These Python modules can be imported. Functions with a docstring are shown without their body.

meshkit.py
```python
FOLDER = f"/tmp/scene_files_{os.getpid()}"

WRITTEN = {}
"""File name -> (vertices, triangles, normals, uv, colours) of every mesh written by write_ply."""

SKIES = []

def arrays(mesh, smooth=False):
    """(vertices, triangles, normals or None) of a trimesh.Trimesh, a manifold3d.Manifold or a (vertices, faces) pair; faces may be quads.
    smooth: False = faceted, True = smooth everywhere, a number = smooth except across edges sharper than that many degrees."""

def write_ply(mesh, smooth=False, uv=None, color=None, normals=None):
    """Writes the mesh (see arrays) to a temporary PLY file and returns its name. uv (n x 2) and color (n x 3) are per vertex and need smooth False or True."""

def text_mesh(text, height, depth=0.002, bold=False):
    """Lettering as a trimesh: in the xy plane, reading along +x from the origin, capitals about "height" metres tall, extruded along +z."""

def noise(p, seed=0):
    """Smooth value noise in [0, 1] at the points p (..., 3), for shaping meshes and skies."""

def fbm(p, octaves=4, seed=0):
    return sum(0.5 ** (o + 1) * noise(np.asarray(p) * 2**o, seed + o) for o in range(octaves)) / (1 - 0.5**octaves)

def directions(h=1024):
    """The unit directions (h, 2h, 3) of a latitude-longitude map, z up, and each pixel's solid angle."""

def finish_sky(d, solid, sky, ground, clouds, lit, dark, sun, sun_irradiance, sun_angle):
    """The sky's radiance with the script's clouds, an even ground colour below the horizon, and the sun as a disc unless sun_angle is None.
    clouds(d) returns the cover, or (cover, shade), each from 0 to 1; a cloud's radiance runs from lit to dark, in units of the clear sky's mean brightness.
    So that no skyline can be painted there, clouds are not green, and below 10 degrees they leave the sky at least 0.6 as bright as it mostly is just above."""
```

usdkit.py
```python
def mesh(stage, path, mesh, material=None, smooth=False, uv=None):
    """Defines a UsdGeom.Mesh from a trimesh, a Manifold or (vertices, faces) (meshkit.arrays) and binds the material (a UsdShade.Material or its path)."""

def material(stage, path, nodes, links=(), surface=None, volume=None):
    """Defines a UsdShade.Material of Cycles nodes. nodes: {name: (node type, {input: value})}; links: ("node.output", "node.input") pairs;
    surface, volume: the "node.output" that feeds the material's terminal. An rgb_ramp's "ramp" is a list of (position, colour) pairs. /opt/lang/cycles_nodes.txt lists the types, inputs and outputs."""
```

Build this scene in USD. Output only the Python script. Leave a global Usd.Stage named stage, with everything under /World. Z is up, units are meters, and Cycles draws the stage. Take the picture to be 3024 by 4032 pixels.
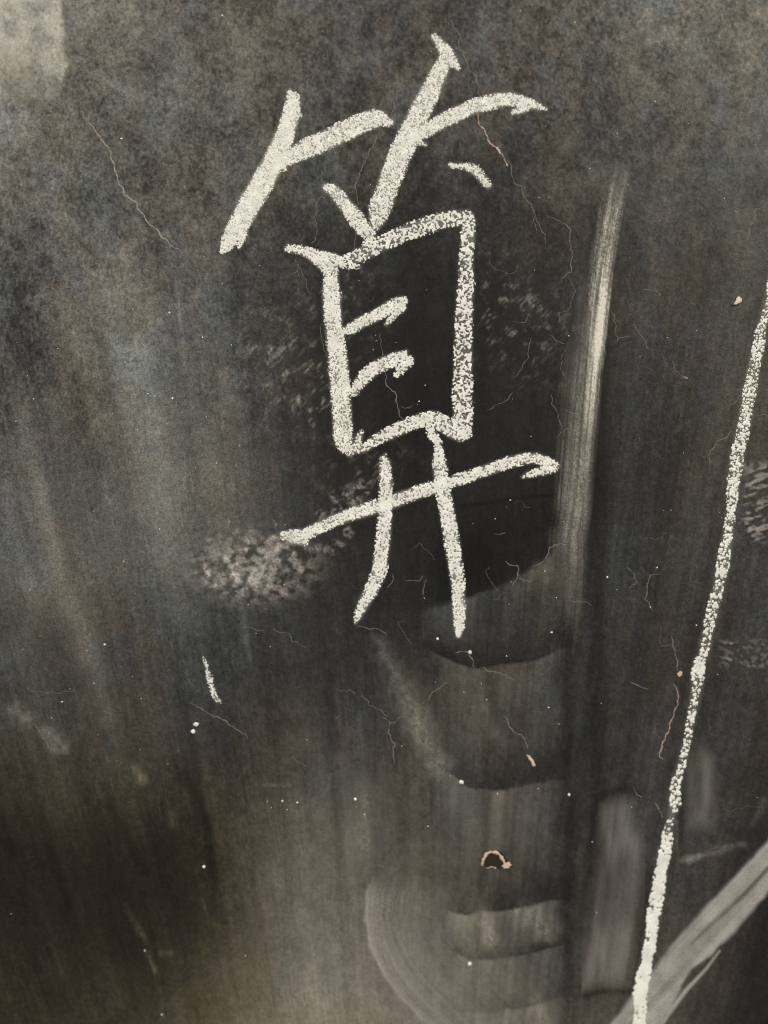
import math
import numpy as np
import usdkit
from pxr import Gf, Sdf, Usd, UsdGeom, UsdLux, Vt

stage = Usd.Stage.CreateInMemory()
UsdGeom.SetStageUpAxis(stage, UsdGeom.Tokens.z)
UsdGeom.SetStageMetersPerUnit(stage, 1.0)
UsdGeom.Xform.Define(stage, '/World')
UsdGeom.Scope.Define(stage, '/World/Looks')
T = Sdf.ValueTypeNames

# ------------------------------------------------------------------ camera
W, H = 3024.0, 4032.0                  # the photograph's own pixels: used only to read off where things stand on the board
FOCAL, APERTURE = 26.0, 27.0
FPX = FOCAL / APERTURE * W
DIST, PITCH, ZC = 0.42, math.radians(12.0), 1.50
CAM = np.array([0.0, -DIST * math.cos(PITCH), ZC - DIST * math.sin(PITCH)])
FWD = np.array([0.0, math.cos(PITCH), math.sin(PITCH)])
UP = np.array([0.0, -math.sin(PITCH), math.cos(PITCH)])
cam = UsdGeom.Camera.Define(stage, '/World/camera')
cam.AddTranslateOp().Set(Gf.Vec3d(*CAM))
cam.AddRotateXOp().Set(90.0 + math.degrees(PITCH))
cam.CreateFocalLengthAttr(FOCAL)
cam.CreateHorizontalApertureAttr(APERTURE)
cam.CreateVerticalApertureAttr(APERTURE * H / W)
cam.CreateClippingRangeAttr(Gf.Vec2f(0.01, 50))
cam.CreateFStopAttr(3.7)
cam.CreateFocusDistanceAttr(0.438)
cam.CreateExposureAttr(0.0)

# ------------------------------------------------------------------ lamps (a ceiling lamp of the room and an added fill lamp, out of frame)
def lamp(name, pos, target, w, h, intensity, color):
    l = UsdLux.RectLight.Define(stage, '/World/' + name)
    l.CreateWidthAttr(w); l.CreateHeightAttr(h)
    l.CreateIntensityAttr(intensity); l.CreateColorAttr(Gf.Vec3f(*color))
    m = Gf.Matrix4d().SetLookAt(Gf.Vec3d(*pos), Gf.Vec3d(*target), Gf.Vec3d(0.01, 0, 1)).GetInverse()
    l.AddTransformOp().Set(m)
    return l
lamp('ceiling_lamp', (-0.75, -1.15, 3.05), (0, 0, 1.5), 1.6, 0.8, 13.4, (1.0, 0.97, 0.90))
lamp('ceiling_lamp_001', (1.2, -2.1, 2.3), (0, 0, 1.5), 1.6, 0.8, 13.2, (1.0, 0.97, 0.90))  # added fill lamp on the right, evens out the light on the board

# ------------------------------------------------------------------ helpers
def to_board(px, py):
    """The point (x, z) of the board that the photograph shows at px, py."""
    a, b = (np.asarray(px, float) - W / 2) / FPX, (H / 2 - np.asarray(py, float)) / FPX
    dy = FWD[1] + b * UP[1]; dz = FWD[2] + b * UP[2]
    t = -CAM[1] / dy
    return a * t, CAM[2] + dz * t
def to_photo(x, z):
    ry, rz = -CAM[1], z - CAM[2]
    d = ry * FWD[1] + rz * FWD[2]
    v = ry * UP[1] + rz * UP[2]
    return W / 2 + FPX * x / d, H / 2 - FPX * v / d

RNG = np.random.default_rng(7)
TABLES = [RNG.random((256, 256)) for _ in range(24)]
def vn(x, y, seed=0):
    """Smooth value noise in [0, 1]."""
    c, s = math.cos(seed * 1.3 + 0.5), math.sin(seed * 1.3 + 0.5)
    x, y = np.asarray(x, float), np.asarray(y, float)
    return vn0(c * x - s * y + seed * 17.3, s * x + c * y + seed * 5.7, seed)
def vn0(x, y, seed=0):
    t = TABLES[seed % 24]
    i, j = np.floor(x).astype(np.int64), np.floor(y).astype(np.int64)
    u, v = x - i, y - j
    u = u * u * u * (u * (u * 6 - 15) + 10); v = v * v * v * (v * (v * 6 - 15) + 10)
    i0, i1, j0, j1 = i & 255, (i + 1) & 255, j & 255, (j + 1) & 255
    return (t[i0, j0] * (1 - u) + t[i1, j0] * u) * (1 - v) + (t[i0, j1] * (1 - u) + t[i1, j1] * u) * v
def fb(x, y, seed=0, o=4, rough=0.5):
    r, a, n = 0, 1.0, 0
    for k in range(o):
        r = r + a * vn(x * 2**k, y * 2**k, seed + k); n += a; a *= rough
    return r / n
def ss(a, b, x):
    t = np.clip((x - a) / (b - a), 0, 1)
    return t * t * (3 - 2 * t)
def lin(c):
    c = np.asarray(c, float) / 255.0
    return np.where(c <= 0.04045, c / 12.92, ((c + 0.055) / 1.055) ** 2.4)

def relief(x, z):
    """How far the hand-plastered, painted board bulges towards the viewer."""
    return 0.0012 * (fb(x / 0.09, z / 0.13, 3, 2) - 0.5) + 0.00025 * (fb(x / 0.02, z / 0.03, 9, 2) - 0.5)

VIEWS = {'1': (800, 100, 2.07375), '2': (1400, 100, 2.07375), '3': (1100, 800, 1.9518), '4': (1100, 1600, 1.4426),
         '5': (2424, 1100, 1.475), '6': (2324, 2500, 1.4443), '7': (700, 1900, 2.07375),
         'a': (0, 0, 1.0972), 'b': (1512, 0, 1.0972), 'c': (0, 1008, 1.0972), 'd': (1512, 1008, 1.0972),
         'e': (0, 2016, 1.0972), 'f': (1512, 2016, 1.0972), 'g': (0, 3024, 1.0972), 'h': (1512, 3024, 1.0972), 'o': (0, 0, 0.54861)}
def V(view, pts):
    ox, oy, s = VIEWS[view]
    p = np.array([list(q) for q in pts], float)
    p[:, 0] = ox + p[:, 0] / s; p[:, 1] = oy + p[:, 1] / s
    if p.shape[1] > 2: p[:, 2] /= s
    return p

def chain(px, py, c):
    """Signed distance to a chain of tapered capsules (x, y, half width), its half width, the side and the arc length at the nearest place."""
    best = np.full(px.shape, 1e9); hw = np.zeros(px.shape); side = np.zeros(px.shape); arc = np.zeros(px.shape); run = 0.0
    for (x0, y0, w0), (x1, y1, w1) in zip(c[:-1], c[1:]):
        dx, dy = x1 - x0, y1 - y0; L = math.hypot(dx, dy) + 1e-9
        t = np.clip(((px - x0) * dx + (py - y0) * dy) / L**2, 0, 1)
        ex, ey = px - x0 - t * dx, py - y0 - t * dy
        w = w0 + t * (w1 - w0); d = np.hypot(ex, ey) - w
        m = d < best
        best = np.where(m, d, best); hw = np.where(m, w, hw); arc = np.where(m, run + t * L, arc)
        side = np.where(m, (dx * ey - dy * ex) / L, side); run += L
    return best, hw, side, arc
def inside(px, py, poly):
    r = np.zeros(px.shape, bool); n = len(poly)
    for i in range(n):
        (x0, y0), (x1, y1) = poly[i][:2], poly[(i + 1) % n][:2]
        r ^= ((y0 > py) != (y1 > py)) & (px < (x1 - x0) * (py - y0) / (y1 - y0 + 1e-12) + x0)
    return r
def poly_sd(px, py, poly):
    c = np.array([[p[0], p[1], 0] for p in list(poly) + [poly[0]]])
    d = chain(px, py, c)[0]
    return np.where(inside(px, py, poly), -d, d)

USED = {}
def path(name, parent='/World'):
    k = USED.get((parent, name), -1) + 1; USED[(parent, name)] = k
    return f'{parent}/{name}' + (f'_{k:03d}' if k else '')
def tag(prim, label=None, category=None, group=None, kind=None):
    for k, v in (('label', label), ('category', category), ('group', group), ('kind', kind)):
        if v: prim.SetCustomDataByKey(k, v)
def thing(name, label, category, group=None, kind=None):
    x = UsdGeom.Xform.Define(stage, path(name)); tag(x.GetPrim(), label, category, group, kind)
    return str(x.GetPath())
def build(name, v, f, look, parent='/World', smooth=True, **prim):
    m = usdkit.mesh(stage, path(name, parent), (v, f), look, smooth=smooth)
    api = UsdGeom.PrimvarsAPI(m)
    for k, a in prim.items():
        a = np.asarray(a, np.float32)
        if a.ndim == 2: api.CreatePrimvar(k, T.Color3fArray, 'vertex').Set(Vt.Vec3fArray.FromNumpy(a))
        else: api.CreatePrimvar(k, T.FloatArray, 'vertex').Set(Vt.FloatArray.FromNumpy(a))
    return m.GetPrim()
def grid_faces(nx, ny):
    """Triangles of a grid of ny rows going down and nx columns going right, facing the viewer (-y)."""
    i = np.arange(nx * ny).reshape(ny, nx)
    a, b, c, d = i[:-1, :-1], i[:-1, 1:], i[1:, 1:], i[1:, :-1]
    return np.stack([np.stack([a, d, c], -1), np.stack([a, c, b], -1)], -2).reshape(-1, 3)
def prune(v, f, keep, *att):
    """Keeps the triangles that touch a kept vertex."""
    f = f[keep[f].any(1)]
    u, inv = np.unique(f, return_inverse=True)
    return (v[u], inv.reshape(-1, 3)) + tuple(a[u] for a in att)
def patch(x0, y0, x1, y1, step):
    xs, ys = np.arange(x0, x1 + step, step), np.arange(y0, y1 + step, step)
    X, Y = np.meshgrid(xs, ys)
    return X.ravel(), Y.ravel(), grid_faces(len(xs), len(ys))
def lift(px, py, h):
    x, z = to_board(px, py)
    return np.stack([x, -(relief(x, z) + h), z], 1)

# ------------------------------------------------------------------ materials
M = {}
M['board'] = usdkit.material(stage, '/World/Looks/painted_plaster', {
    'pos': ('geometry', {}), 'stain': ('attribute', {'attribute': 'stain'}), 'grain': ('attribute', {'attribute': 'grain'}),
    'n1': ('noise_texture', {'scale': 900.0, 'detail': 3.0, 'roughness': 0.65}),
    'n2': ('noise_texture', {'scale': 330.0, 'detail': 2.0, 'roughness': 0.6}),
    'r1': ('map_range', {'from_min': 0.3, 'from_max': 0.72, 'to_min': -1.0, 'to_max': 1.25}),
    'r2': ('map_range', {'from_min': 0.3, 'from_max': 0.7, 'to_min': -0.45, 'to_max': 0.45}),
    'sum': ('math', {'math_type': 'add'}), 'mul': ('math', {'math_type': 'multiply'}),
    'one': ('math', {'math_type': 'add', 'value2': 1.0}), 'floor': ('math', {'math_type': 'maximum', 'value2': 0.25}),
    'cc': ('combine_color', {}), 'tint': ('mix_color', {'blend_type': 'multiply', 'fac': 1.0, 'use_clamp_result': False}),
    'bump': ('bump', {'strength': 0.55, 'distance': 0.0006}),
    'p': ('principled_bsdf', {'roughness': 0.8, 'specular_ior_level': 0.12})},
    [('pos.position', 'n1.vector'), ('pos.position', 'n2.vector'), ('n1.fac', 'r1.value'), ('n2.fac', 'r2.value'),
     ('r1.result', 'sum.value1'), ('r2.result', 'sum.value2'), ('sum.value', 'mul.value1'), ('grain.fac', 'mul.value2'), ('mul.value', 'one.value1'), ('one.value', 'floor.value1'),
     ('floor.value', 'cc.r'), ('floor.value', 'cc.g'), ('floor.value', 'cc.b'), ('stain.color', 'tint.a'), ('cc.color', 'tint.b'),
     ('tint.result', 'p.base_color'), ('n1.fac', 'bump.height'), ('bump.normal', 'p.normal')], surface='p.BSDF')
def powder(name, color, rough=1.0):
    return usdkit.material(stage, '/World/Looks/' + name, {
        'pos': ('geometry', {}), 'n': ('noise_texture', {'scale': 2200.0, 'detail': 2.0}), 'big': ('noise_texture', {'scale': 160.0, 'detail': 2.0}),
        'add': ('math', {'math_type': 'add'}),
        'r': ('rgb_ramp', {'ramp': [(0.3, [c * 0.66 for c in color]), (0.72, [min(c * 1.08, 0.92) for c in color])]}),
        'half': ('math', {'math_type': 'multiply', 'value2': 0.5}),
        'bump': ('bump', {'strength': 0.5, 'distance': 0.0003}),
        'p': ('principled_bsdf', {'roughness': rough, 'specular_ior_level': 0.1, 'diffuse_roughness': 0.6})},
        [('pos.position', 'n.vector'), ('pos.position', 'big.vector'), ('n.fac', 'add.value1'), ('big.fac', 'add.value2'), ('add.value', 'half.value1'), ('half.value', 'r.fac'),
         ('r.color', 'p.base_color'), ('n.fac', 'bump.height'), ('bump.normal', 'p.normal')], surface='p.BSDF')
M['chalk'] = powder('white_chalk', (0.81, 0.80, 0.74))
M['pale'] = powder('pale_plaster', (0.36, 0.315, 0.25))
M['pink'] = powder('pink_plaster', (0.64, 0.49, 0.40))
M['mid'] = powder('greyed_plaster', (0.19, 0.172, 0.142))
M['dull'] = powder('dusty_plaster', (0.17, 0.155, 0.13))
M['pinkish'] = powder('pinkish_plaster', (0.40, 0.30, 0.245))
M['cream'] = powder('cream_plaster', (0.78, 0.66, 0.50))
M['hole'] = powder('dark_hollow', (0.034, 0.026, 0.018))  # dark brown of the holes, also carries the shadow beside the chip
def film(name, color, k=.55):
    return usdkit.material(stage, '/World/Looks/' + name, {
        'pos': ('geometry', {}), 'cover': ('attribute', {'attribute': 'cover'}),
        'n': ('noise_texture', {'scale': 1300.0, 'detail': 3.0, 'roughness': 0.7}), 'r': ('map_range', {'from_min': 0.3, 'from_max': 0.7, 'to_min': 1 - k, 'to_max': 1 + k}),
        'm': ('math', {'math_type': 'multiply', 'use_clamp': True}),
        'd': ('diffuse_bsdf', {'color': color, 'roughness': 0.5}), 't': ('transparent_bsdf', {}), 'x': ('mix_closure', {})},
        [('pos.position', 'n.vector'), ('n.fac', 'r.value'), ('r.result', 'm.value1'), ('cover.fac', 'm.value2'), ('m.value', 'x.fac'), ('t.BSDF', 'x.closure1'), ('d.BSDF', 'x.closure2')], surface='x.closure')
M['film_white'] = film('rubbed_white_chalk', (0.66, 0.62, 0.54))
M['film_grey'] = film('rubbed_grey_chalk', (0.57, 0.54, 0.50), .3)
M['film_pink'] = film('rubbed_pink_chalk', (0.56, 0.51, 0.465))

# ------------------------------------------------------------------ the strokes, read off the photograph (view, points: x, y, half width)
STROKES = [  # chains, coverage, grain
    ([V('1', [(712,550,22),(732,590,48),(727,680,62),(707,760,68),(668,890,72),(615,1020,80),(558,1150,84),(480,1290,88),(400,1430,90),(320,1580,86),(250,1700,74),(195,1790,48),(160,1840,18)]),
      V('1', [(340,1640,34),(318,1740,22),(295,1810,10)]), V('1', [(770,690,20),(790,740,8)])], .88, 11, 'slanting'),
    ([V('1', [(640,1110,52),(720,1068,62),(830,1012,72),(950,965,76),(1070,905,78),(1190,848,78),(1300,795,74),(1390,765,72),(1440,755,58),(1500,788,38),(1525,790,30)]), V('1', [(650,1120,40),(670,1170,14)])], .80, 11, ''),
    ([V('1', [(1000,1320,28),(1060,1350,42),(1120,1410,50),(1190,1500,56),(1250,1580,60),(1310,1650,60),(1360,1700,46),(1355,1760,26),(1310,1790,10)])], .80, 11, ''),
    ([V('2', [(640,92,20),(690,160,38),(740,230,55),(790,300,45),(830,340,24)]),
      V('2', [(735,260,50),(700,345,62),(650,450,70),(590,580,80),(530,700,84),(470,830,86),(410,950,86),(360,1060,88),(312,1180,88),(270,1290,88),(235,1400,86),(200,1490,86),(178,1570,68),(165,1630,40)])], .80, 11, ''),
    ([V('2', [(440,935,34),(520,890,52),(620,832,54),(720,777,54),(820,727,56),(920,682,56),(1020,650,56),(1120,624,56),(1220,604,52),(1300,604,48),(1380,625,40),(1460,652,32),(1545,680,10)]),
      V('2', [(1390,660,42),(1330,692,32),(1285,708,18)]), V('2', [(520,950,26),(575,978,8)])], .82, 11, ''),
    ([V('2', [(772,1140,14),(830,1150,13),(890,1148,22),(930,1155,33),(980,1180,38),(1020,1225,36),(1060,1278,34),(1085,1305,22)])], .82, 10, ''),
    ([V('3', [(75,350,25),(150,360,28),(210,378,34),(290,422,48),(360,468,60),(395,520,56),(395,570,54),(398,650,62),(403,750,67),(410,850,67),(418,950,65),(430,1050,68),(445,1150,70),(455,1250,72),(463,1350,73),(470,1450,73),(477,1550,73),(482,1650,74),(487,1750,72),(492,1830,66),(510,1880,42)]),
      V('3', [(300,400,30),(420,420,32),(470,450,38)])], .84, 11, ''),
    ([V('3', [(470,455,44),(540,438,46),(640,388,54),(740,332,60),(840,282,60),(950,235,58),(1060,190,60),(1170,152,60),(1280,126,58),(1370,112,56),(1440,95,50)]),
      V('3', [(1450,105,50),(1452,180,52),(1450,260,50),(1440,360,52),(1435,460,56),(1432,560,60),(1430,660,63),(1425,760,66),(1420,860,66),(1418,960,68),(1414,1060,70),(1412,1160,72),(1410,1260,72),(1408,1360,74),(1406,1460,76),(1408,1560,76),(1412,1650,74),(1425,1740,56)]),
      V('3', [(540,470,30),(615,485,14)])], .68, 15, ''),
    ([V('3', [(490,985,22),(550,965,38),(620,920,42),(700,880,42),(780,840,46),(850,800,50),(910,770,50),(950,748,34)]), V('3', [(950,800,24),(890,850,24),(820,930,12)])], .86, 11, ''),
    ([V('3', [(575,1440,28),(610,1390,40),(660,1330,46),(730,1275,50),(810,1230,50),(890,1195,46),(950,1168,34),(972,1140,14)]), V('3', [(1000,1205,34),(950,1260,36),(900,1320,16)]), V('3', [(560,1450,28),(590,1455,22)])], .86, 12, ''),
    ([V('3', [(540,1922,24),(590,1880,34),(610,1810,28),(635,1752,10)]), V('3', [(560,1905,24),(650,1885,30),(740,1822,40),(830,1780,46),(930,1732,48),(1030,1690,50),(1110,1665,54),(1180,1650,52),(1250,1695,58),(1330,1740,66),(1390,1772,62),(1430,1770,46)]),
      V('3', [(1150,1720,26),(1180,1790,36),(1222,1842,26)])], .82, 14, ''),
    ([V('4', [(30,735,22),(80,740,40),(130,738,34),(200,700,29),(300,655,32),(400,616,35),(500,586,37),(600,558,37),(700,520,36),(800,485,35),(900,455,34),(1000,425,30),(1100,390,29),(1200,355,31),(1300,320,31),(1400,296,30),(1460,294,28),(1530,318,26),(1572,335,20)]),
      V('4', [(1555,345,26),(1490,368,24),(1420,386,16),(1380,402,6)]), V('4', [(90,750,30),(140,765,26)])], .86, 12, ''),
    ([V('4', [(600,275,8),(590,300,20),(600,320,30),(602,380,32),(605,460,35),(603,540,36),(600,620,36),(595,700,38),(588,780,38),(578,850,38),(570,920,38),(552,980,38),(520,1050,36),(490,1100,32),(465,1150,27),(445,1195,18),(433,1222,8)])], .86, 13, ''),
    ([V('4', [(905,245,22),(908,300,34),(915,380,38),(926,460,40),(940,540,40),(955,620,41),(970,700,42),(983,780,43),(994,860,42),(1004,930,40),(1012,1000,38),(1018,1070,35),(1022,1140,34),(1022,1200,30),(1020,1260,24),(1017,1300,14)])], .88, 13, ''),
]
LINE = np.vstack([[(3080, 930, 22)], V('5', [(890,60,14),(878,160,20),(855,260,28),(835,370,32),(815,460,35),(795,550,35),(785,640,42),(762,740,34),(748,830,38),(732,920,38),(712,1000,38),(700,1090,38),(685,1180,38),(678,1270,34),(670,1340,26),(660,1430,27),(648,1510,30),(632,1600,37),(615,1700,37),(597,1790,30),(575,1880,34),(555,1950,34),(540,2030,30),(520,2110,34)]),
    V('6', [(660,40,34),(645,110,26),(620,160,32),(612,220,38),(608,280,32),(592,370,24),(580,440,25),(572,500,22),(555,580,24),(545,640,25),(530,700,28),(512,770,23),(495,830,30),(485,900,30),(480,960,34),(465,1030,20),(448,1090,20),(440,1150,30),(425,1230,36),(412,1310,33),(395,1400,38),(380,1500,38),(362,1600,38),(348,1700,36),(335,1800,34),(318,1880,34),(300,1960,36),(285,2050,36),(285,2130,36),(278,2212,38),(268,2360,38)])])
TICK = V('7', [(215,1435,7),(240,1530,10),(258,1600,14),(283,1680,13),(300,1740,13),(335,1785,12)])

# ------------------------------------------------------------------ the board: plaster painted black, with the dust, stains and uneven tone on it
def board_color(px, py):
    px = np.clip(px, -300, W + 300); py = np.clip(py, -300, H + 300)
    qx, qy = px * 0.54861, py * 0.54861
    # broad tone: chalk haze at bottom centre, paler top left, dark lower left
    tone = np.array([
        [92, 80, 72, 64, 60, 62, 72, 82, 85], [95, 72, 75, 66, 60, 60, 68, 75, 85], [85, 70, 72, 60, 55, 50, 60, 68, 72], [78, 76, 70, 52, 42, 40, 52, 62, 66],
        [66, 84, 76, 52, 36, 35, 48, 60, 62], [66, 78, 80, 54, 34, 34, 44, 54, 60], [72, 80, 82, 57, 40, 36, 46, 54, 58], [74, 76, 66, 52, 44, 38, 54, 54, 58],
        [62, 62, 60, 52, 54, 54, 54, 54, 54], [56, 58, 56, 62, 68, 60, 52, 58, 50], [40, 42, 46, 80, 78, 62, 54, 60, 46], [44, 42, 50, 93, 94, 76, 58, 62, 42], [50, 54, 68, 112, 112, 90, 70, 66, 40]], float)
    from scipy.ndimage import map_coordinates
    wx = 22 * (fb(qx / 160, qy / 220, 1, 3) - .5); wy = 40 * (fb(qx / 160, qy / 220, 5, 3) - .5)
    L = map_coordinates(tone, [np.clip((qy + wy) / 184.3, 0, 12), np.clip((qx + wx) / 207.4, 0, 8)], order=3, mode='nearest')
    # wiping streaks, gathered towards a point far below
    ang = (qx - 900) / (4330 - qy) * 3000
    st = 0.5 * vn0(ang / 34 + 40, qy / 900 + 3, 2) + 0.3 * vn0(ang / 13 + 11, qy / 420, 4) + 0.2 * vn0(ang / 5.5, qy / 260, 6)
    m0 = fb(qx / 45, qy / 80, 2, 3)
    wst = 0.35 + 0.65 * ss(300, 900, qy)
    L = L * (1 + 0.24 * wst * (st - 0.5) + 0.10 * wst * (vn0(ang / 3.6 + 7 + 1.5 * m0, qy / 50, 9) + vn(qx / 3.5, qy / 8, 12) - 1) * (.3 + 1.4 * m0))
    # mottled patches, strongest at the top left
    m1, m2, m3 = fb(qx / 60, qy / 75, 7, 3), fb(qx / 17, qy / 20, 10, 3), fb(qx / 5, qy / 6, 13, 2)
    wm = 0.35 + 0.65 * ss(1250, 500, qy + 0.35 * qx)
    L = L * (1 + wm * (0.42 * (m1 - .5) + 0.42 * (m2 - .5) + 0.50 * (m3 - .5)))
    # old hatched rubbing round the character
    h = vn0((qx + qy) / 5 + 30 + 2 * m2, (qx - qy) / 24 + 9, 8) * (.4 + .9 * vn(qx / 24, qy / 24, 11))
    for cx, cy, rx, ry, a in ((1120, 700, 90, 110, 36), (610, 790, 110, 110, 36), (750, 660, 70, 90, 24), (800, 1010, 90, 60, 36), (1050, 640, 60, 90, 22), (680, 860, 50, 60, 40)):
        L = L + a * np.exp(-((qx - cx) / rx) ** 2 - ((qy - cy) / ry) ** 2) * ss(.25, .7, h) * ss(.35, .75, m2) * (.4 + m3) * 1.3
    # scallops left by an eraser pulled down in short strokes (lighter below each curved edge)
    X = [1560, 1690, 1850, 1950, 2030, 2110, 2170, 2215, 2260]
    E = [[2440, 2385, 2350, 2318, 2275, 2225, 2185, 2110, 2010], [2520, 2560, 2625, 2622, 2610, 2598, 2574, 2556, 2550], [2930, 3000, 3100, 3108, 3098, 3085, 3076, 3070, 3070],
         [3480, 3560, 3604, 3592, 3580, 3564, 3552, 3546, 3546], [3690, 3720, 3774, 3780, 3768, 3752, 3730, 3716, 3716], [3990, 3990, 3985, 3980, 3970, 3950, 3930, 3920, 3920], [4400] * 9]
    wr_ = ss(2290, 2140, px)
    LEFT = (1680, 1730, 1770, 1770, 1800, 1830)
    win = ss(1640, 1760, px + 30 * (m1 - .5)) * wr_
    for k, amp in enumerate((17, 13, 18, 26, 15, 12)):
        a, b = np.interp(px, X, E[k]), np.interp(px, X, E[k + 1])
        j = 5 * (vn(px / 16, py / 16, 14) - .5) + 16 * (vn(px / 90, py / 90, 16) - .5)
        t = (py - a + j) / (b - a)
        L = L + wr_ * ss(LEFT[k] - 50, LEFT[k] + 30, px + 50 * (m1 - .5)) * np.where((t > -0.02) & (t <= 1), ss(-0.03, 0.06, t * (b - a) / 200) * (amp * (1 - t) - 0.55 * amp * ss(.55, 1, t)), 0) * (0.6 + 0.8 * ss(.2, .8, st)) * (.5 + 1.0 * vn(px / 90, py / 140, 19))
    d = np.interp(px, X, E[0]) - py
    L = L - win * 9 * ss(0, 15, d) * ss(420, 120, d)
    L = L - 10 * np.exp(-((px - 2235) / 28) ** 2) * ss(2250, 2500, py) - 12 * np.exp(-((px - 2350) / 40) ** 2) * ss(1000, 1300, py) * ss(3900, 3500, py)
    # darker swipes
    for v, c, w, a in (('d', [(340,1082,5),(560,1050,6),(760,1030,4)], 8, 14), ('h', [(900,330,8),(905,200,10),(940,110,10),(1050,85,8),(1110,110,6)], 16, 14), ('h', [(1150,470,8),(1090,760,10),(1060,960,8)], 26, 15),
                       ('g', [(790,30,6),(850,130,8),(900,260,8),(915,420,6),(920,640,4)], 18, 16), ('g', [(440,60,6),(520,250,8),(620,450,6)], 18, 10), ('h', [(830,990,4),(940,965,6),(1060,970,4)], 12, 22), ('6', [(540,560,10),(520,900,12),(510,1180,8)], 14, 14)):
        L = L - 0.6 * a * ss(w * 1.6, -w, chain(px, py, V(v, c))[0])
    # lighter swipes
    for v, c, w, a in (('e', [(110,560,8),(250,150,12),(180,-60,8)], 90, 12), ('e', [(330,330,14),(390,600,18),(470,900,10)], 40, 12), ('c', [(760,100,2),(790,400,4),(800,500,2)], 10, 18), ('e', [(1040,380,6),(1065,560,8),(1080,640,4)], 16, 16),
                       ('g', [(540,590,3),(590,680,12),(630,760,6)], 18, 18), ('g', [(630,790,6),(670,880,6)], 14, 16), ('g', [(870,560,2),(905,660,4)], 10, 14), ('g', [(1180,400,2),(1190,500,3)], 12, 16), ('g', [(590,0,10),(610,50,14)], 24, 34), ('g', [(740,200,6),(745,250,6)], 24, 12),
                       ('e', [(40,850,16),(100,890,18)], 44, 32), ('e', [(210,950,12),(260,1000,16)], 44, 36), ('f', [(-20,560,16),(60,720,26),(150,920,40),(240,1100,40)], 46, 28), ('f', [(440,840,8),(470,960,10)], 24, 16), ('h', [(420,640,24),(460,740,26)], 26, 24), ('h', [(650,640,40),(690,700,40)], 50, 26),
                       ('h', [(660,1000,16),(690,1090,20)], 36, 26), ('h', [(1280,400,3),(1400,375,6),(1560,330,5)], 14, 24), ('6', [(860,1185,4),(700,1215,5),(560,1290,4)], 12, 18), ('h', [(1265,230,2),(1270,450,2)], 8, 22), ('h', [(1590,240,3),(1650,140,8)], 24, 16), ('f', [(580,310,20),(690,250,20)], 50, 14),
                       ('g', [(1560,330,30),(1590,100,20)], 70, 16), ('g', [(1140,75,2),(1250,75,3)], 10, 16), ('g', [(690,800,4),(740,800,5)], 18, 16), ('a', [(440,340,3),(560,410,4)], 16, 18), ('b', [(840,560,3),(780,640,10)], 40, 14)):
        dd = chain(px, py, V(v, c))[0]
        dd = dd + 1.7 * w * (m2 - .5) + 1.3 * w * (m3 - .5)
        L = L + a * ss(w, -w * .4, dd) * (0.3 + 1.4 * m3) * (0.5 + st)
    for c, w, a in (([(215, 520, 20), (300, 800, 40), (345, 1080, 40), (380, 1300, 20)], 90, 9), ([(40, 900, 6), (110, 1200, 14), (190, 1420, 8)], 36, 10), ([(10, 1060, 4), (60, 1260, 8)], 26, 10), ([(30, 580, 30), (70, 800, 20)], 60, -14), ([(150, 800, 10), (200, 1000, 12)], 40, -12), ([(0, 1320, 20), (110, 1370, 30)], 60, -8)):
        L = L + a * ss(w, -w * .5, chain(qx, qy, np.array(c, float))[0]) * (.4 + 1.2 * st)
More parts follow.
